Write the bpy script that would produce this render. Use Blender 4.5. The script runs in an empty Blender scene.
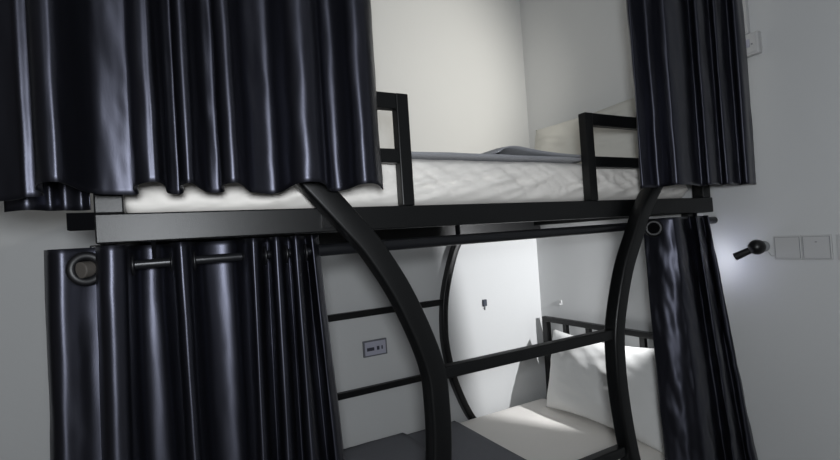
import bpy, bmesh, math, random
from mathutils import Vector, Matrix, noise
random.seed(4)
S = bpy.context.scene
C = S.collection
W = 1.054           # depth of the bunk bed, wall to front rail
L = 2.098           # length of the bunk bed
PI = math.pi

# ------------------------------------------------------------ materials
def srgb(r, g, b):
    f = lambda c: ((c/255+.055)/1.055)**2.4 if c > 10 else c/255/12.92
    return (f(r), f(g), f(b), 1)

def mat(name, col, rough=.6, metal=0, spec=.5, bump=0, bscale=60, var=0, vscale=3, stretch=None, sheen=0, coat=0, aniso=0):
    m = bpy.data.materials.new(name); m.use_nodes = True
    nt = m.node_tree; b = nt.nodes['Principled BSDF']
    b.inputs['Base Color'].default_value = col
    b.inputs['Roughness'].default_value = rough
    b.inputs['Metallic'].default_value = metal
    b.inputs['Specular IOR Level'].default_value = spec
    b.inputs['Sheen Weight'].default_value = sheen
    b.inputs['Coat Weight'].default_value = coat
    b.inputs['Anisotropic'].default_value = aniso
    tc = nt.nodes.new('ShaderNodeTexCoord')
    mp = nt.nodes.new('ShaderNodeMapping')
    nt.links.new(tc.outputs['Object'], mp.inputs['Vector'])
    if stretch: mp.inputs['Scale'].default_value = stretch
    if var:
        n = nt.nodes.new('ShaderNodeTexNoise'); n.inputs['Scale'].default_value = vscale; n.inputs['Detail'].default_value = 4
        nt.links.new(mp.outputs[0], n.inputs['Vector'])
        mx = nt.nodes.new('ShaderNodeMix'); mx.data_type = 'RGBA'
        mx.inputs[6].default_value = tuple(c*(1-var) for c in col[:3])+(1,)
        mx.inputs[7].default_value = tuple(min(1, c*(1+var)) for c in col[:3])+(1,)
        nt.links.new(n.outputs['Fac'], mx.inputs[0]); nt.links.new(mx.outputs[2], b.inputs['Base Color'])
    if bump:
        n2 = nt.nodes.new('ShaderNodeTexNoise'); n2.inputs['Scale'].default_value = bscale; n2.inputs['Detail'].default_value = 5
        nt.links.new(mp.outputs[0], n2.inputs['Vector'])
        bp = nt.nodes.new('ShaderNodeBump'); bp.inputs['Strength'].default_value = bump; bp.inputs['Distance'].default_value = .004
        nt.links.new(n2.outputs['Fac'], bp.inputs['Height']); nt.links.new(bp.outputs[0], b.inputs['Normal'])
    return m

M_wall = mat('wall_paint', srgb(206, 207, 207), .8, spec=.2, bump=.12, bscale=45, var=.03, vscale=2)
M_room = mat('darkened_unseen_wall', srgb(96, 92, 88), .8)  # unseen walls given a darker colour so the satin reflects a dark room
M_ceil = mat('ceiling_paint', srgb(190, 190, 190), .9)
M_floor = mat('floor_tile', srgb(80, 76, 72), .5, var=.1, vscale=5)
M_steel = mat('black_powder_coat', srgb(9, 10, 11), .40, spec=.38, bump=.08, bscale=500)
M_satin = mat('navy_satin', srgb(66, 67, 76), .42, metal=.95, bump=.03, bscale=350, stretch=(1, 1, .5), var=0, vscale=6, aniso=.58)
_t = M_satin.node_tree.nodes.new('ShaderNodeTangent'); _t.direction_type = 'UV_MAP'; _t.uv_map = 'UVMap'
M_satin.node_tree.links.new(_t.outputs[0], M_satin.node_tree.nodes['Principled BSDF'].inputs['Tangent'])
M_satin.node_tree.nodes['Principled BSDF'].inputs['Anisotropic Rotation'].default_value = .25
M_rod = mat('rod_metal', srgb(26, 27, 30), .3, metal=.3)
M_eye = mat('eyelet_metal', srgb(14, 14, 17), .45, metal=.2, spec=.5)
M_sheet = mat('white_sheet', srgb(244, 240, 234), 0.85, spec=.2, bump=.2, bscale=14, sheen=.1)
M_pillow = mat('white_pillow', srgb(228, 228, 226), .85, spec=.2, bump=.35, bscale=12, sheen=.1)
M_cream = mat('cream_pillow', srgb(198, 197, 191), .85, spec=.2, bump=.2, bscale=12)
M_grey = mat('grey_blanket', srgb(162, 163, 168), .95, spec=.1, bump=.6, bscale=260, var=.08, vscale=90, sheen=.2)
M_dark = mat('dark_grey_runner', srgb(120, 121, 126), .95, spec=.1, bump=.5, bscale=260, var=.05, vscale=60)
M_plastic = mat('white_plastic', srgb(196, 196, 196), .4, spec=.4)
M_seam = mat('grey_plastic', srgb(140, 142, 144), .5)
M_lampb = mat('black_lamp', srgb(14, 14, 16), .35, spec=.5)
M_plate = mat('plate_grey', srgb(175, 175, 190), .5)
M_platef = mat('plate_frame', srgb(105, 106, 112), .5)
M_mark = mat('plate_mark', srgb(58, 58, 70), .6)
M_clip = mat('navy_clip', srgb(40, 48, 62), .5)
M_cap = mat('brown_grey_cap', srgb(70, 66, 62), .6)
M_matte = mat('black_cap', srgb(9, 9, 11), .95, spec=.05)
M_board = mat('bed_base_board', srgb(60, 58, 56), .8)
M_glass = mat('added_window_glass', srgb(200, 210, 220), .1)

# ------------------------------------------------------------ helpers
def obj(name, bm, m, parent=None, smooth=False, bevel=0, seg=2, sub=0, solid=0):
    me = bpy.data.meshes.new(name); bmesh.ops.recalc_face_normals(bm, faces=bm.faces) if not solid else None
    bm.to_mesh(me); bm.free()
    if smooth:
        for p in me.polygons: p.use_smooth = True
    me.materials.append(m)
    o = bpy.data.objects.new(name, me); C.objects.link(o)
    if parent: o.parent = parent
    if solid:
        s = o.modifiers.new('solid', 'SOLIDIFY'); s.thickness = solid; s.offset = 0
    if bevel:
        b = o.modifiers.new('bevel', 'BEVEL'); b.width = bevel; b.segments = seg; b.limit_method = 'ANGLE'
        b.harden_normals = False
    if sub:
        s = o.modifiers.new('sub', 'SUBSURF'); s.levels = sub; s.render_levels = sub
    return o

def thing(name, label, cat, loc=(0, 0, 0), group=None):
    o = bpy.data.objects.new(name, None); C.objects.link(o); o.location = loc
    o.empty_display_size = .05
    o['label'] = label; o['category'] = cat
    if group: o['group'] = group
    return o

def tag(o, label, cat, group=None):
    o['label'] = label; o['category'] = cat
    if group: o['group'] = group
    return o

def box(bm, x0, x1, y0, y1, z0, z1, o=(0, 0, 0)):
    vs = [bm.verts.new((x-o[0], y-o[1], z-o[2])) for x in (x0, x1) for y in (y0, y1) for z in (z0, z1)]
    for f in ((0, 1, 3, 2), (4, 6, 7, 5), (0, 4, 5, 1), (2, 3, 7, 6), (0, 2, 6, 4), (1, 5, 7, 3)):
        bm.faces.new([vs[i] for i in f])
    return bm

def B(*a, o=(0, 0, 0)): return box(bmesh.new(), *a, o=o)

def tube(bm, a, b, r, r2=None, seg=20, cap=True):
    a = Vector(a); b = Vector(b); d = b-a
    mt = Matrix.Translation((a+b)/2) @ d.to_track_quat('Z', 'Y').to_matrix().to_4x4()
    bmesh.ops.create_cone(bm, cap_ends=cap, segments=seg, radius1=r, radius2=r if r2 is None else r2, depth=d.length, matrix=mt)
    return bm

def torus(bm, c, n, R, r, su=36, sv=10):
    q = Vector(n).to_track_quat('Z', 'Y').to_matrix(); c = Vector(c); ring = []
    for i in range(su):
        a = 2*PI*i/su
        ring.append([bm.verts.new(c+q@Vector(((R+r*math.cos(2*PI*j/sv))*math.cos(a), (R+r*math.cos(2*PI*j/sv))*math.sin(a), r*.7*math.sin(2*PI*j/sv)))) for j in range(sv)])
    for i in range(su):
        for j in range(sv):
            bm.faces.new((ring[i][j], ring[(i+1) % su][j], ring[(i+1) % su][(j+1) % sv], ring[i][(j+1) % sv]))
    return bm

def catmull(pts, n):
    P = [Vector(p) for p in pts]; P = [2*P[0]-P[1]]+P+[2*P[-1]-P[-2]]; out = []
    for i in range(1, len(P)-2):
        a, b, c, d = P[i-1:i+3]
        for k in range(n):
            t = k/n
            out.append(.5*((2*b)+(c-a)*t+(2*a-5*b+4*c-d)*t*t+(3*b-a-3*c+d)*t**3))
    out.append(P[-2]); return out

def sweep(pts, w, y0, y1, n=6):
    """rectangular steel section swept along a curve in the XZ plane"""
    c = catmull([(x, 0, z) for x, z in pts], n); bm = bmesh.new(); R = []
    for i, p in enumerate(c):
        t = (c[min(i+1, len(c)-1)]-c[max(i-1, 0)]).normalized(); nn = Vector((t.z, 0, -t.x))*w/2
        R.append([bm.verts.new((p.x+s*nn.x, y, p.z+s*nn.z)) for s, y in ((-1, y0), (1, y0), (1, y1), (-1, y1))])
    for i in range(len(R)-1):
        for j in range(4): bm.faces.new((R[i][j], R[i][(j+1) % 4], R[i+1][(j+1) % 4], R[i+1][j]))
    bm.faces.new(R[0]); bm.faces.new(R[-1][::-1]); return bm

# ------------------------------------------------------------ the room
def struct(name, bm, m):
    o = obj(name, bm, m); o['kind'] = 'structure'; return o
RX, LX, FY, BY, H = 0, -4.2, -3.6, W, 3.0
struct('floor', B(LX-.1, RX+.1, FY-.1, BY+.1, -.1, 0), M_floor)
struct('ceiling', B(LX-.1, RX+.1, FY-.1, BY+.1, H, H+.1), M_ceil)
struct('wall_back', B(LX, RX+.1, BY, BY+.1, 0, H), M_wall)
struct('wall_right', B(RX, RX+.1, FY, BY, 0, H), M_wall)
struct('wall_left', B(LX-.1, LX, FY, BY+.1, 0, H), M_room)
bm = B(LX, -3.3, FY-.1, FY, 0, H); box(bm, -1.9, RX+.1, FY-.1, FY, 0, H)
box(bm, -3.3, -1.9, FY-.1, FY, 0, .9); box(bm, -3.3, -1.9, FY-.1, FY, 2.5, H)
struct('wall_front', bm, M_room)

# ------------------------------------------------------------ bunk bed
ZB, ZT = 1.490, 1.549            # upper side rail
bed = thing('bunk_bed', 'black steel bunk bed with curved ladder between its two bunks', 'bunk bed', (-L/2, W/2, 0))
OB = (-L/2, W/2, 0)
def bp(name, b, m=M_steel, parent=None, bevel=.003):
    o = obj(name, b, m, parent or bed, bevel=bevel)
    return o
def bb(*a): return B(*a, o=OB)
for z0, z1 in ((ZB, ZT), (.38, .44)):
    bp('side_rail', bb(-L, -.01, 0, .05, z0, z1))
    bp('side_rail', bb(-L, -.01, W-.055, W-.005, z0-(.03 if z0 > 1 else 0), z1))
    for x0, x1 in ((-L, -L+.05), (-.06, -.01)):
        bp('end_rail', bb(x0, x1, .05, W-.055, z0, z1))
    b = bmesh.new()
    for k in range(11):
        xx = -L+.12+k*(L-.24)/10
        box(b, xx-.03, xx+.03, .045, W-.05, z1-.03, z1-.01, o=OB)
    bp('bed_slats', b, bevel=0)
    bp('bed_base', bb(-L+.05, -.06, .05, W-.055, z1-.009, z1-.002), M_board, bevel=0)
# corner posts; the front ones carry on up to hold the upper curtain rod
for x0, x1 in ((-L, -L+.05), (-.06, -.01)):
    bp('leg', bb(x0, x1, .004, .046, 0, .38)); bp('leg', bb(x0, x1, W-.05, W-.01, 0, .38))
    d = -.017 if x0 < -1 else 0
    bp('corner_post', bb(x0+d, x1+d-.005, .072, .108, .44, ZB))
bp('corner_post', bb(-L, -L+.05, W-.05, W-.01, .44, ZB))
bp('curtain_post', bb(-L, -L+.05, .002, .048, ZT, 2.52)); bp('curtain_post', bb(-.068, -.018, .002, .048, ZT, 2.52))
obj('bracket', bb(-L-.05, -L, .05, .09, 1.522, 1.556), M_matte, bed)
# guard rails on the upper bunk
ZG = 1.848
for xa, xb, xp, rail in ((-L+.05, -1.388, -1.388, 'l'), (-.716, -.068, -.716, 'r')):
    xa, xb = (xa, xb-.034) if rail == 'l' else (xa+.034, xb)
    g = obj('guard_rail', bb(xa, xb, .002, .03, ZG-.042, ZG), M_steel, bed, bevel=.003)
    bp('middle_rail', bb(xa, xb, .003, .029, 1.663, 1.70), parent=g)
    x0 = xp-.036 if rail == 'l' else xp
    bp('guard_post', bb(x0, x0+.036, 0, .032, ZT, ZG), parent=g)
# curved ladder uprights, front and rear
XC = -1.045
half = [(.665, 1.64), (.628, 1.60), (.550, 1.511), (.488, 1.435), (.413, 1.306), (.356, 1.14), (.345, 1.02), (.350, .90), (.372, .74), (.41, .58), (.47, .42), (.545, .30), (.62, .22)]
def arc(sgn, y0, y1, w=.045, prof=half):
    return sweep([(XC+sgn*x-OB[0], z-OB[2]) for x, z in prof], w, y0-OB[1], y1-OB[1])
halfr = [(.60, 1.56), (.52, 1.49), (.448, 1.407), (.39, 1.27), (.352, 1.13), (.338, .98), (.345, .86), (.38, .70), (.455, .52), (.53, .42), (.60, .36)]
lad = obj('ladder', arc(-1, -.062, -.012, .056, [(x-(.007 if z < 1.25 else 0), z) for x, z in half]), M_steel, bed, bevel=.008, seg=3)
halfh = [(x-(.015 if z > 1.5 else 0), z) for x, z in half]
lad2 = obj('upright', arc(1, -.062, -.012, .048, halfh), M_steel, lad, bevel=.008, seg=3)
for o in (lad, lad2):
    for p in o.data.polygons: p.use_smooth = True
for x0 in (XC-.60, XC+.56): obj('spacer', bb(x0, x0+.03, -.014, .002, 1.50, 1.54), M_steel, lad)
for z in (1.108, .727, .36): obj('rung', bb(XC-.345, XC+.345, -.052, -.02, z-.016, z+.016), M_steel, lad, bevel=.004)
rl = obj('rear_ladder', arc(1, W-.052, W-.008, .035, halfr), M_steel, bed, smooth=True, bevel=.007, seg=3)
obj('upright', arc(-1, W-.052, W-.008, .035, halfr), M_steel, rl, smooth=True, bevel=.007, seg=3)
for z in (1.121, .758): obj('rung', bb(XC-.34, XC+.34, W-.045, W-.017, z-.015, z+.015), M_steel, rl, bevel=.004)
# headboard of the lower bunk
hbx = -.050
hb = obj('headboard', bb(hbx, hbx+.03, .05, W-.054, .932, .96), M_steel, bed, bevel=.003)
obj('post', bb(hbx-.002, hbx+.032, W-.092, W-.054, .44, .933), M_steel, hb, bevel=.003)
obj('post', bb(hbx-.002, hbx+.032, .05, .085, .44, .933), M_steel, hb, bevel=.003)
for y in (.83, .67, .51, .35, .20): obj('spindle', bb(hbx+.004, hbx+.026, y-.014, y+.014, .44, .933), M_steel, hb, bevel=.002)

# ------------------------------------------------------------ bedding
def softbox(x0, x1, y0, y1, z0, z1, r=.03, nx=260, ny=36, nz=18, amp=.004, seed=0, bulge=.01, top_amp=.004):
    """rounded mattress whose sheet is pulled into slanting creases"""
    bm = bmesh.new()
    cx, cy, cz = (x0+x1)/2, (y0+y1)/2, (z0+z1)/2; hx, hy, hz = (x1-x0)/2, (y1-y0)/2, (z1-z0)/2
    box(bm, -1, 1, -1, 1, -1, 1)
    def cut(ax, n):
        for i in range(1, n):
            co = [0, 0, 0]; co[ax] = -1+2*i/n; no = [0, 0, 0]; no[ax] = 1
            bmesh.ops.bisect_plane(bm, geom=bm.verts[:]+bm.edges[:]+bm.faces[:], plane_co=co, plane_no=no)
    cut(0, nx); cut(1, ny); cut(2, nz)
    for v in bm.verts:
        p = Vector((v.co.x*hx, v.co.y*hy, v.co.z*hz))
        q = Vector((max(-hx+r, min(hx-r, p.x)), max(-hy+r, min(hy-r, p.y)), max(-hz+r, min(hz-r, p.z))))
        d = p-q
        if d.length > 1e-6: p = q+d.normalized()*r*min(1, max(abs(d.x), abs(d.y), abs(d.z))/r)
        side = 1-abs(v.co.z)
        if abs(v.co.y) > .99: p.y += math.copysign(bulge*math.sin(PI*(v.co.z+1)/2), v.co.y)
        w = Vector((p.x*4+p.z*9+seed, p.y*6, p.z*14-p.x*3.5))
        k = noise.noise(w)*1.0+noise.noise(w*2.3)*.6
        ridge = 1-abs(noise.noise(Vector((p.x*7+p.z*22, p.y*7, p.z*10-p.x*4+seed))))*2.2
        k2 = noise.noise(Vector((p.x*6, p.y*7, seed)))
        zz = (v.co.z+1)/2
        cr = 0
        for fx, sl, ph in ((9, -26, 0), (15, 22, 3), (5, -34, 7)):
            cr += max(0, 1-abs(noise.noise(Vector((p.x*fx+p.z*sl+ph, seed+ph, p.x*1.5))))*4.5)
        if abs(v.co.y) > .9: p.y += math.copysign(amp*(k*.8+ridge*.2+cr*.9)*(.35+side)*min(1, zz*3+.2), v.co.y)
        if v.co.z > .9: p.z += top_amp*k2
        v.co = p+Vector((cx, cy, cz))
    return bm
mz = 1.690
o = obj('mattress', softbox(-2.055, -.075, .066, W-.065, 1.5485, mz, .03, seed=3, amp=.008), M_sheet, smooth=True)
tag(o, 'upper bunk mattress in a creased white sheet behind the guard rails', 'mattress')
o = obj('mattress', softbox(-2.04, -.085, .055, W-.056, .4425, .50, .02, seed=9, amp=.002, top_amp=.002, nz=6), M_sheet, smooth=True)
o.scale = (1, 1, 1)
tag(o, 'lower bunk mattress in a white sheet under the pillow', 'mattress')

def slab(profile, y0, y1, th, ny=30, seed=0, amp=.003, nseg=6):
    """blanket layer: a cloth of thickness th following profile [(x,z)] from y0 to y1"""
    c = catmull([(x, 0, z) for x, z in profile], nseg); bm = bmesh.new(); up = []; dn = []
    for i, p in enumerate(c):
        t = (c[min(i+1, len(c)-1)]-c[max(i-1, 0)]).normalized(); n = Vector((-t.z, 0, t.x))
        ru, rd = [], []
        for j in range(ny+1):
            y = y0+(y1-y0)*j/ny
            wv = amp*noise.noise(Vector((p.x*8, y*6, seed)))
            e = .35+.65*min(1, (1-abs(2*j/ny-1))*ny/4)
            yy = y+amp*noise.noise(Vector((p.x*10, seed, j*.1)))
            mid = p+Vector((0, 0, th/2+max(0, wv)))
            ru.append(bm.verts.new(mid+n*th/2*e+Vector((0, yy, 0)))); rd.append(bm.verts.new(mid-n*th/2*e+Vector((0, yy, 0))))
        up.append(ru); dn.append(rd)
    for i in range(len(c)-1):
        for j in range(ny):
            bm.faces.new((up[i][j], up[i+1][j], up[i+1][j+1], up[i][j+1])); bm.faces.new((dn[i][j], dn[i][j+1], dn[i+1][j+1], dn[i+1][j]))
        for j in (0, ny): bm.faces.new((up[i][j], dn[i][j], dn[i+1][j], up[i+1][j]))
    for i in (0, len(c)-1):
        for j in range(ny): bm.faces.new((up[i][j], up[i][j+1], dn[i][j+1], dn[i][j]))
    return bm
bl = thing('folded_blanket', 'grey woven blanket lying folded along the top of the upper mattress', 'blanket', (0, 0, 0))
zt = mz+.003
obj('bottom_layer', slab([(-1.98, zt+.004), (-1.7, zt+.003), (-1.4, zt), (-1.2, zt+.001), (-1.0, zt), (-.85, zt), (-.665, zt-.002)], .052, .80, .016, amp=.002), M_grey, bl, smooth=True)
obj('top_fold', slab([(-1.045, zt+.017), (-1.02, zt+.030), (-.975, zt+.034), (-.90, zt+.026), (-.80, zt+.018), (-.672, zt+.012)], .056, .78, .010, amp=.002, seed=4), M_grey, bl, smooth=True)

rn = thing('bed_runner', 'dark grey blanket spread over the foot half of the lower mattress', 'blanket', (0, 0, 0))
obj('cloth', slab([(-2.02, .503), (-1.4, .503), (-1.0, .503), (-.8, .503), (-.695, .502)], .06, W-.057, .010, ny=40, amp=.003, seed=2), M_dark, rn, smooth=True)
obj('folded_layer', slab([(-2.01, .516), (-1.5, .516), (-1.2, .516), (-.995, .515)], .065, W-.058, .016, ny=40, amp=.003, seed=6), M_dark, rn, smooth=True)

def pillow(w, h, t, nu=56, nv=40, seed=0):
    bm = bmesh.new(); g = {}
    for s in (1, -1):
        for i in range(nu+1):
            for j in range(nv+1):
                u, v = 2*i/nu-1, 2*j/nv-1
                if s == -1 and (i in (0, nu) or j in (0, nv)): g[s, i, j] = g[1, i, j]; continue
                a = max(0, (1-abs(u)**3.2)); b = max(0, (1-abs(v)**3.0))
                th = t/2*(a*b)**.55
                pin = 1-.13*(1-abs(u+.1)**2)*abs(v)**2
                pin2 = 1-.05*(1-abs(v)**2)*abs(u)**2
                nn = noise.noise(Vector((u*2.2+seed, v*2.2, s*3)))*.16+noise.noise(Vector((u*5+v*3, v*6+seed, s)))*.07
                g[s, i, j] = bm.verts.new((u*w/2*pin2, v*h/2*pin, s*th*(1+nn)))
    for s in (1, -1):
        for i in range(nu):
            for j in range(nv):
                f = (g[s, i, j], g[s, i+1, j], g[s, i+1, j+1], g[s, i, j+1])
                try: bm.faces.new(f if s == 1 else f[::-1])
                except ValueError: pass
    return bm
def place_pillow(w, h, t, loc, lean, m, seed, label, twist=0):
    # local x -> along the wall (Y), local y -> up, local z -> thickness
    o = obj('pillow', pillow(w, h, t, seed=seed), m, smooth=True)
    o.rotation_mode = 'QUATERNION'
    base = Matrix(((0, 0, -1), (-1, 0, 0), (0, 1, 0))).to_4x4()
    o.matrix_world = Matrix.Translation(loc) @ Matrix.Rotation(twist, 4, 'Z') @ Matrix.Rotation(lean, 4, 'Y') @ base
    tag(o, label, 'pillow'); return o
place_pillow(.72, .43, .16, (-.148, .50, .709), math.radians(13), M_pillow, 2, 'white pillow standing against the black headboard of the lower bunk')
place_pillow(.74, .34, .15, (-.150, .50, 1.858), math.radians(12), M_cream, 7, 'cream pillow leaning on the wall at the head of the upper bunk')

# ------------------------------------------------------------ curtains
def curtain_mesh(top, bot, z0, zt_, z1, seed, amp=.004, rows=70, hem=.0, nseg=6, wr=1.0, lift=0):
    """top / bot: plan outlines [(x, y)] at heights z0 and zt_; the cloth hangs from z0 down to z1"""
    a = catmull([(x, y, 0) for x, y in top], nseg); b = catmull([(x, y, 0) for x, y in bot], nseg)
    bm = bmesh.new(); G = []; s = [0]; uv = bm.loops.layers.uv.new('UVMap')
    for i in range(1, len(a)): s.append(s[-1]+(a[i]-a[i-1]).length)
    for k in range(rows+1):
        z = z0+(z1-z0)*k/rows
        t = (z0-z)/(z0-zt_); tt = min(t, 1.1)
        row = []
        for i in range(len(a)):
            p = a[i].lerp(b[i], tt)
            i0, i1 = max(i-1, 0), min(i+1, len(a)-1)
            d = (a[i1]-a[i0]); d.z = 0
            n = Vector((d.y, -d.x, 0)).normalized() if d.length > 1e-7 else Vector((0, -1, 0))
            e = min(1, k/8)
            w = noise.noise(Vector((s[i]*13, z*2.2, seed)))*1.2+noise.noise(Vector((s[i]*30+z*3, z*9, seed+5)))*.55*wr+noise.noise(Vector((s[i]*60, z*26, seed+9)))*.16*wr
            p = p+n*amp*w*e
            dz = -lift*(p.y+.13)*min(1, k/rows*1.5)
            if k > rows-10: dz += hem*noise.noise(Vector((s[i]*9, 3, seed)))*(k-rows+10)/10
            row.append(bm.verts.new((p.x, p.y, z+dz)))
        G.append(row)
    for k in range(rows):
        for i in range(len(a)-1):
            f = bm.faces.new((G[k][i], G[k+1][i], G[k+1][i+1], G[k][i+1]))
            for lp, (ii, kk) in zip(f.loops, ((i, k), (i, k+1), (i+1, k+1), (i+1, k))): lp[uv].uv = (s[ii], 1-kk/rows)
    return bm

def spread(pts, k, cx):          # folds open slightly further down
    return [(cx+(x-cx)*1.0, -.13+(y+.13)*k) for x, y in pts]

UL = [(-2.268, -0.06), (-2.241, -0.068), (-2.214, -0.076), (-2.194, -0.084), (-2.185, -0.09), (-2.172, -0.088), (-2.16, -0.092), (-2.158, -0.105), (-2.164, -0.12), (-2.161, -0.14), (-2.153, -0.158), (-2.143, -0.168), (-2.135, -0.171), (-2.126, -0.17), (-2.118, -0.16), (-2.109, -0.143), (-2.098, -0.122), (-2.088, -0.108), (-2.078, -0.101), (-2.063, -0.097), (-2.047, -0.094), (-2.029, -0.092), (-2.02, -0.096), (-2.019, -0.112), (-2.025, -0.13), (-2.022, -0.15), (-2.012, -0.163), (-2.003, -0.168), (-1.996, -0.169), (-1.988, -0.167), (-1.98, -0.15), (-1.975, -0.12), (-1.969, -0.101), (-1.959, -0.096), (-1.95, -0.096), (-1.946, -0.108), (-1.952, -0.13), (-1.951, -0.152), (-1.944, -0.166), (-1.936, -0.168), (-1.929, -0.162), (-1.92, -0.14), (-1.911, -0.115), (-1.901, -0.098), (-1.888, -0.094), (-1.877, -0.096), (-1.873, -0.11), (-1.881, -0.132), (-1.879, -0.154), (-1.87, -0.166), (-1.859, -0.168), (-1.851, -0.16), (-1.84, -0.135), (-1.828, -0.11), (-1.816, -0.099), (-1.798, -0.095), (-1.779, -0.094), (-1.766, -0.1), (-1.758, -0.118), (-1.749, -0.14), (-1.738, -0.158), (-1.724, -0.168), (-1.71, -0.17), (-1.696, -0.166), (-1.68, -0.148), (-1.67, -0.125), (-1.658, -0.108), (-1.645, -0.103), (-1.63, -0.108), (-1.618, -0.125), (-1.611, -0.148), (-1.599, -0.16), (-1.586, -0.162), (-1.572, -0.158), (-1.552, -0.14), (-1.531, -0.11)]
UR = [(-0.539, -0.07), (-0.575, -0.085), (-0.592, -0.104), (-0.566, -0.108), (-0.53, -0.112), (-0.522, -0.128), (-0.524, -0.15), (-0.526, -0.172), (-0.51, -0.182), (-0.439, -0.172), (-0.382, -0.158), (-0.345, -0.15), (-0.342, -0.162), (-0.353, -0.178), (-0.343, -0.186), (-0.295, -0.176), (-0.245, -0.162), (-0.241, -0.17), (-0.248, -0.184), (-0.235, -0.19), (-0.186, -0.178), (-0.137, -0.166), (-0.128, -0.172), (-0.136, -0.186), (-0.127, -0.198), (-0.053, -0.185)]
LLt = [(-2.18, 0.017), (-2.169, -0.006), (-2.152, -0.015), (-2.131, -0.008), (-2.108, 0.002), (-2.087, 0.004), (-2.085, -0.012), (-2.094, -0.041), (-2.082, -0.07), (-2.063, -0.075), (-2.045, -0.058), (-2.04, -0.001), (-2.03, 0.045), (-2.005, 0.057), (-1.981, 0.045), (-1.97, -0.001), (-1.966, -0.035), (-1.953, -0.052), (-1.937, -0.038), (-1.928, -0.001), (-1.913, 0.045), (-1.875, 0.057), (-1.838, 0.045), (-1.83, -0.001), (-1.827, -0.035), (-1.815, -0.058), (-1.796, -0.035), (-1.774, 0.034), (-1.765, 0.034), (-1.775, -0.035), (-1.767, -0.058), (-1.749, -0.035), (-1.726, 0.034), (-1.716, 0.034), (-1.731, -0.035), (-1.724, -0.058), (-1.704, -0.024), (-1.68, 0.034), (-1.679, 0.011), (-1.68, -0.024), (-1.657, -0.001)]
LLb = [(-2.195, 0.017), (-2.184, -0.006), (-2.168, -0.015), (-2.147, -0.008), (-2.127, 0.002), (-2.105, 0.004), (-2.101, -0.012), (-2.111, -0.041), (-2.098, -0.07), (-2.076, -0.075), (-2.057, -0.058), (-2.05, -0.001), (-2.04, 0.045), (-2.009, 0.057), (-1.98, 0.045), (-1.968, -0.001), (-1.962, -0.035), (-1.946, -0.052), (-1.931, -0.038), (-1.921, -0.001), (-1.907, 0.045), (-1.871, 0.057), (-1.84, 0.045), (-1.835, -0.001), (-1.833, -0.035), (-1.824, -0.058), (-1.804, -0.035), (-1.781, 0.034), (-1.771, 0.034), (-1.779, -0.035), (-1.769, -0.058), (-1.747, -0.035), (-1.723, 0.034), (-1.711, 0.034), (-1.725, -0.035), (-1.712, -0.058), (-1.682, -0.024), (-1.653, 0.034), (-1.648, 0.011), (-1.644, -0.024), (-1.615, -0.001)]
RLt = [(-0.444, 0.012), (-0.439, -0.005), (-0.437, -0.035), (-0.429, -0.06), (-0.42, -0.08), (-0.407, -0.09), (-0.371, -0.085), (-0.307, -0.06), (-0.258, -0.045), (-0.258, -0.06), (-0.275, -0.085), (-0.231, -0.07), (-0.17, -0.045), (-0.176, -0.06), (-0.174, -0.07), (-0.155, -0.03), (-0.149, -0.012)]
RLb = [(-0.462, -0.02), (-0.463, -0.04), (-0.452, -0.07), (-0.434, -0.095), (-0.402, -0.11), (-0.378, -0.12), (-0.327, -0.11), (-0.249, -0.085), (-0.2, -0.075), (-0.204, -0.095), (-0.208, -0.115), (-0.155, -0.1), (-0.085, -0.08), (-0.089, -0.1), (-0.074, -0.11), (-0.03, -0.09), (-0.03, -0.06)]

def curtain(label, top, bot, z0, zt_, z1, seed, group=None, **kw):
    t = thing('curtain', label, 'curtain', (0, 0, 0))
    obj('fabric', curtain_mesh(top, bot, z0, zt_, z1, seed, **kw), M_satin, t, smooth=True, solid=.0014)
    return t
c1 = curtain('wide black satin curtain over the foot half of the upper bunk', UL, spread(UL, 1.08, 0), 2.56, 1.58, 1.581, 11, amp=.003, lift=.14, hem=.005, rows=90)
c2 = curtain('narrow black satin curtain over the head end of the upper bunk', UR, spread(UR, 1.0, 0), 2.56, 1.58, 1.578, 23, amp=.0035, hem=.003, rows=90)
c3 = curtain('black satin curtain on eyelets over the foot half of the lower bunk', LLt, LLb, 1.484, .75, .12, 31, amp=.003, hem=.003, rows=120, wr=.7)
c4 = curtain('narrow black satin curtain with one eyelet beside the reading lamp', RLt, RLb, 1.476, .62, .12, 47, amp=.0055, hem=.003, rows=120, wr=1.6)
foot = curtain('black satin curtain hem hanging past the foot of the upper bunk', [(-2.235, .02), (-2.20, .005), (-2.17, .03), (-2.145, .015), (-2.12, .03), (-2.102, .02)], [(-2.235, .02), (-2.20, .005), (-2.17, .03), (-2.145, .015), (-2.12, .03), (-2.104, .02)], 2.56, 1.6, 1.558, 53, amp=.003, hem=.004)

def ring(parent, c, n, R=.0215, r=.0065): obj('eyelet', torus(bmesh.new(), c, n, R, r), M_eye, parent, smooth=True)
RY, RZ = .005, 1.444
ring(c3, (-2.113, -.020, RZ), (-.1, -1, 0), .0245, .008)
obj('eyelet_hole', tube(bmesh.new(), (-2.113, -.014, RZ), (-2.113, -.008, RZ), .0235), M_matte, c3)
for xx in (-2.038, -1.969, -1.927, -1.828, -1.782, -1.735, -1.69): ring(c3, (xx, RY, RZ), (1, 0, 0), .017, .005)
ring(c4, (-.448, -.033, RZ-.002), (-.85, -.52, 0), .023, .009)
obj('eyelet_hole', tube(bmesh.new(), (-.4525, -.0355, RZ-.002), (-.438, -.027, RZ-.002), .0225), M_matte, c4)
for xx in (-.39, -.30, -.22): ring(c4, (xx, RY, RZ), (1, 0, 0), .017, .005)

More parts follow.
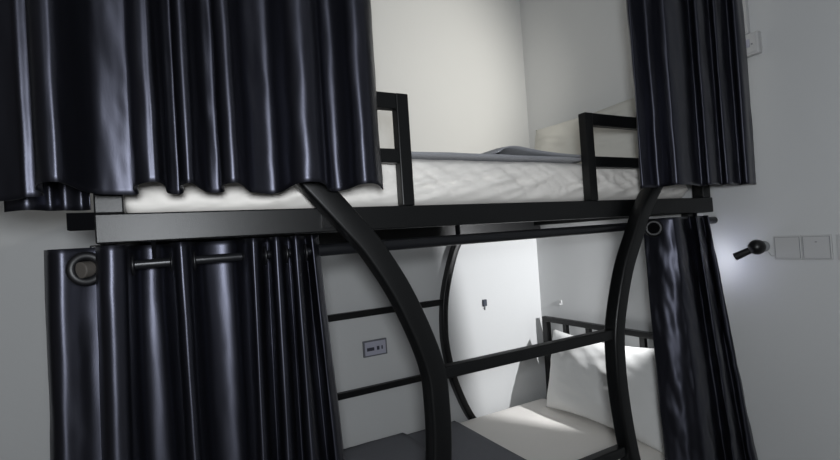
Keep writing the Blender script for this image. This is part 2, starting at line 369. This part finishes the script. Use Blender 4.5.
lo = thing('curtain_rod', 'thin black rod under the upper bunk carrying the lower curtains', 'curtain rod', (0, 0, 0))
obj('pole', tube(bmesh.new(), (-2.128, RY, RZ), (-1.60, RY, RZ+.003), .0095, seg=28), M_rod, lo, smooth=False)
obj('end_cap', tube(bmesh.new(), (-2.122, RY-.030, RZ-.002), (-2.098, RY-.004, RZ), .0155, seg=28), M_cap, lo, bevel=.002)
obj('sleeve', tube(bmesh.new(), (-1.66, RY, RZ+.003), (-.003, RY, RZ+.012), .0145, seg=28), M_rod, lo, smooth=False)
for xx in (-2.00, -1.25, -.12):
    obj('bracket', B(xx-.004, xx+.004, RY+.001, RY+.013, RZ+.011, ZB), M_matte, lo)
up = thing('curtain_rod', 'black rod high on the bed posts carrying the upper curtains', 'curtain rod', (0, 0, 0))
obj('pole', tube(bmesh.new(), (-2.30, -.13, 2.53), (-.03, -.13, 2.53), .0105, seg=28), M_rod, up)
for xx in (-2.073, -.043): obj('bracket', B(xx-.01, xx+.01, -.13, .005, 2.505, 2.52), M_rod, up)

# ------------------------------------------------------------ things on the walls
# reading lamp on the right wall
LY, LZ = -.170, 1.346
J0 = (-.065, -.176, 1.347)
lamp = thing('reading_lamp', 'small black reading spotlight on the right wall beside the sockets', 'lamp', (0, LY, LZ))
def lloc(p): return (p[0], p[1]-LY, p[2]-LZ)
b = bmesh.new(); tube(b, lloc((-.001, LY, LZ)), lloc((-.012, LY, LZ)), .021, .019, 36); tube(b, lloc((-.01, LY, LZ)), lloc(J0), .006, .006, 16); obj('wall_plate', b, M_seam, lamp, bevel=.003)
b = bmesh.new(); bmesh.ops.create_uvsphere(b, u_segments=28, v_segments=18, radius=.028, matrix=Matrix.Translation(lloc(J0))); obj('ball_joint', b, M_lampb, lamp, smooth=True)
tip = Vector((-.085, -.108, 1.312)); j0 = Vector(J0); dr = (tip-j0).normalized()
b = bmesh.new(); tube(b, lloc(j0), lloc(tip), .0115, .0145, 28, cap=True); obj('lamp_head', b, M_lampb, lamp)
M_emit = bpy.data.materials.new('lit_lens'); M_emit.use_nodes = True
e = M_emit.node_tree.nodes['Principled BSDF']; e.inputs['Emission Color'].default_value = (1, .98, .95, 1); e.inputs['Emission Strength'].default_value = 6
b = bmesh.new(); tube(b, lloc(tip), lloc(tip+dr*.0004), .0105, .0105, 24); obj('lens', b, M_emit, lamp)

def socket(y, z, label, w=.086, h=.086, group=None):
    t = thing('wall_socket', label, 'socket', (0, y, z), group)
    obj('plate', B(-.009, 0, -w/2, w/2, 0, h), M_plastic, t, bevel=.002)
    f = obj('face', B(-.0105, -.0085, -w/2+.006, w/2-.006, .006, h-.006), M_plastic, t, bevel=.0005)
    return t, f
zs = 1.2968
s1, f1 = socket(-.2474, zs, 'blank white wall plate right next to the black reading lamp')
obj('shadow_gap', B(-.0092, -.0088, -.0395, .0395, .0045, .0815), M_seam, s1)
s2, f2 = socket(-.3345, zs, 'square white wall plate second from the black reading lamp')
obj('shadow_gap', B(-.0092, -.0088, -.0395, .0395, .0045, .0815), M_seam, s2)
obj('indicator', B(-.0112, -.0102, -.003, .003, .060, .064), M_seam, s2)
s3, f3 = socket(-.433, zs, 'white wall plate cut off by the right edge of the photo')
# white lead from lamp to plate
def cable(pts, r, n=6):
    c = catmull(pts, n); bm = bmesh.new(); R = []
    for i, p in enumerate(c):
        t = (c[min(i+1, len(c)-1)]-c[max(i-1, 0)]).normalized(); q = t.to_track_quat('Z', 'Y').to_matrix()
        R.append([bm.verts.new(p+q@Vector((r*math.cos(a*PI/3), r*math.sin(a*PI/3), 0))) for a in range(6)])
    for i in range(len(R)-1):
        for j in range(6): bm.faces.new((R[i][j], R[i][(j+1) % 6], R[i+1][(j+1) % 6], R[i+1][j]))
    bm.faces.new(R[0][::-1]); bm.faces.new(R[-1]); return bm
o = obj('cord', cable([(-.008, -.187, 1.325), (-.008, -.193, 1.312), (-.007, -.2, 1.311), (-.007, -.206, 1.306)], .0022), M_plastic, smooth=True)
tag(o, 'short white cord between the black reading lamp and the wall plate', 'cord')

# cable duct and its socket box at the top of the right wall
o = obj('cable_duct', B(-.020, -.0005, -.180, -.150, 2.148, 2.98), M_plastic, bevel=.002)
tag(o, 'white vertical cable duct on the right wall beside the upper curtain', 'cable duct')
t = thing('wall_socket', 'small white socket box on the wall below the vertical cable duct', 'socket', (0, -.18, 2.06))
obj('box', B(-.028, -.0005, -.036, .036, 0, .084), M_plastic, t, bevel=.005)
obj('face', B(-.031, -.027, -.028, .028, .008, .076), M_plastic, t, bevel=.001)
obj('switch', B(-.034, -.0305, -.008, .018, .03, .06), M_plate, t, bevel=.001)
obj('screw', B(-.0325, -.0305, -.018, -.013, .036, .042), M_seam, t)

# grey marked plate on the back wall, low down in the lower bunk
t = thing('wall_panel', 'grey rectangular switch plate with dark marks on the back wall', 'switch plate', (-1.089, W, .905))
obj('frame', B(-.0625, .0625, -.010, 0, 0, .078), M_platef, t, bevel=.002)
f = obj('face', B(-.0545, .0545, -.012, -.009, .007, .071), M_plate, t, bevel=.0008)
for x0, x1, z0, z1 in ((-.045, -.007, .028, .044), (.007, .020, .028, .046), (.031, .038, .029, .046)):
    b = bmesh.new(); box(b, x0, x1, -.0135, -.0115, z0, z1)
    if x0 < -.04:
        pass
    obj('mark', b, M_mark, t)
t = thing('wall_hook', 'tiny dark blue hook on the bright back wall', 'hook', (-.416, W, 1.06))
obj('body', B(-.013, .013, -.012, 0, .0, .038), M_clip, t, bevel=.004)
obj('peg', B(-.003, .003, -.009, -.001, -.020, .002), M_seam, t, bevel=.001)
t = thing('wall_hook', 'tiny white hook on the right wall above the headboard', 'hook', (0, .889, 1.03))
obj('body', B(-.006, 0, -.010, .010, 0, .028), M_plastic, t, bevel=.002)
obj('peg', B(-.014, -.005, -.003, .003, .002, .009), M_plastic, t, bevel=.001)

# made-up window behind the viewer, unseen, added to go with the fill light
fr = bmesh.new()
for a in ((-3.3, -3.24), (-1.96, -1.9), (-2.63, -2.57)): box(fr, a[0], a[1], FY-.07, FY-.03, .9, 2.5)
for a in ((.9, .96), (2.44, 2.5)): box(fr, -3.3, -1.9, FY-.07, FY-.03, a[0], a[1])
struct('added_window_1', fr, M_plastic)

# ------------------------------------------------------------ lights
def area(name, loc, target, sx, sy, power, col):
    d = bpy.data.lights.new(name, 'AREA'); d.shape = 'RECTANGLE'; d.size = sx; d.size_y = sy; d.energy = power; d.color = col
    o = bpy.data.objects.new(name, d); C.objects.link(o); o.location = loc
    o.rotation_euler = (Vector(target)-Vector(loc)).to_track_quat('-Z', 'Y').to_euler(); return o
def spot(name, loc, direction, power, col, deg, blend, r):
    d = bpy.data.lights.new(name, 'SPOT'); d.energy = power; d.color = col; d.spot_size = math.radians(deg); d.spot_blend = blend; d.shadow_soft_size = r
    o = bpy.data.objects.new(name, d); C.objects.link(o); o.location = loc
    o.rotation_euler = Vector(direction).to_track_quat('-Z', 'Y').to_euler(); return o
area('added_fill_light', (-2.6, FY-.02, 1.7), (-2.6, 0, 1.7), 1.3, 1.5, 3, (.88, .93, 1))  # weak added fill from behind the camera, set at the made-up window
spot('reading_lamp_light', tip+dr*.006, (-.26, 1, -.2), 58, (.97, .98, 1), 84, .5, .006)
spot('reading_lamp_spill', tip+dr*.006, (0, 1, -.1), .4, (.95, .97, 1), 165, 1, .012)
d = bpy.data.lights.new('torch', 'POINT'); d.energy = 56; d.color = (.92, .96, 1); d.shadow_soft_size = .06
o = bpy.data.objects.new('torch', d); C.objects.link(o); o.location = (-2.02, -1.22, 1.53)
spot('upper_reading_lamp_light', (-.38, .02, 2.32), (-.42, 1, -.05), 33, (1, .965, .88), 112, .8, .03)
wd = bpy.data.worlds.new('world'); S.world = wd; wd.use_nodes = True
wd.node_tree.nodes['Background'].inputs[0].default_value = (.6, .7, .85, 1); wd.node_tree.nodes['Background'].inputs[1].default_value = .04

# ------------------------------------------------------------ camera
cd = bpy.data.cameras.new('camera'); cam = bpy.data.objects.new('camera', cd); C.objects.link(cam)
Fv = Vector((0.48547488, 0.87407228, 0.01765763)); Rv = Vector((0.87289046, -0.4834945, -0.06553857)); Uv = Vector((0.04874808, -0.04723051, 0.99769379))
mw = Matrix((Rv, Uv, -Fv)).transposed().to_4x4(); mw.translation = (-1.9958, -1.1116, 1.46); cam.matrix_world = mw
cd.sensor_width = 36; cd.lens = 36*476.3145/840; cd.clip_start = .02
S.camera = cam
S.view_settings.view_transform = 'Standard'; S.view_settings.look = 'None'; S.view_settings.gamma = 1; S.view_settings.use_curve_mapping = False
S.view_settings.exposure = 0
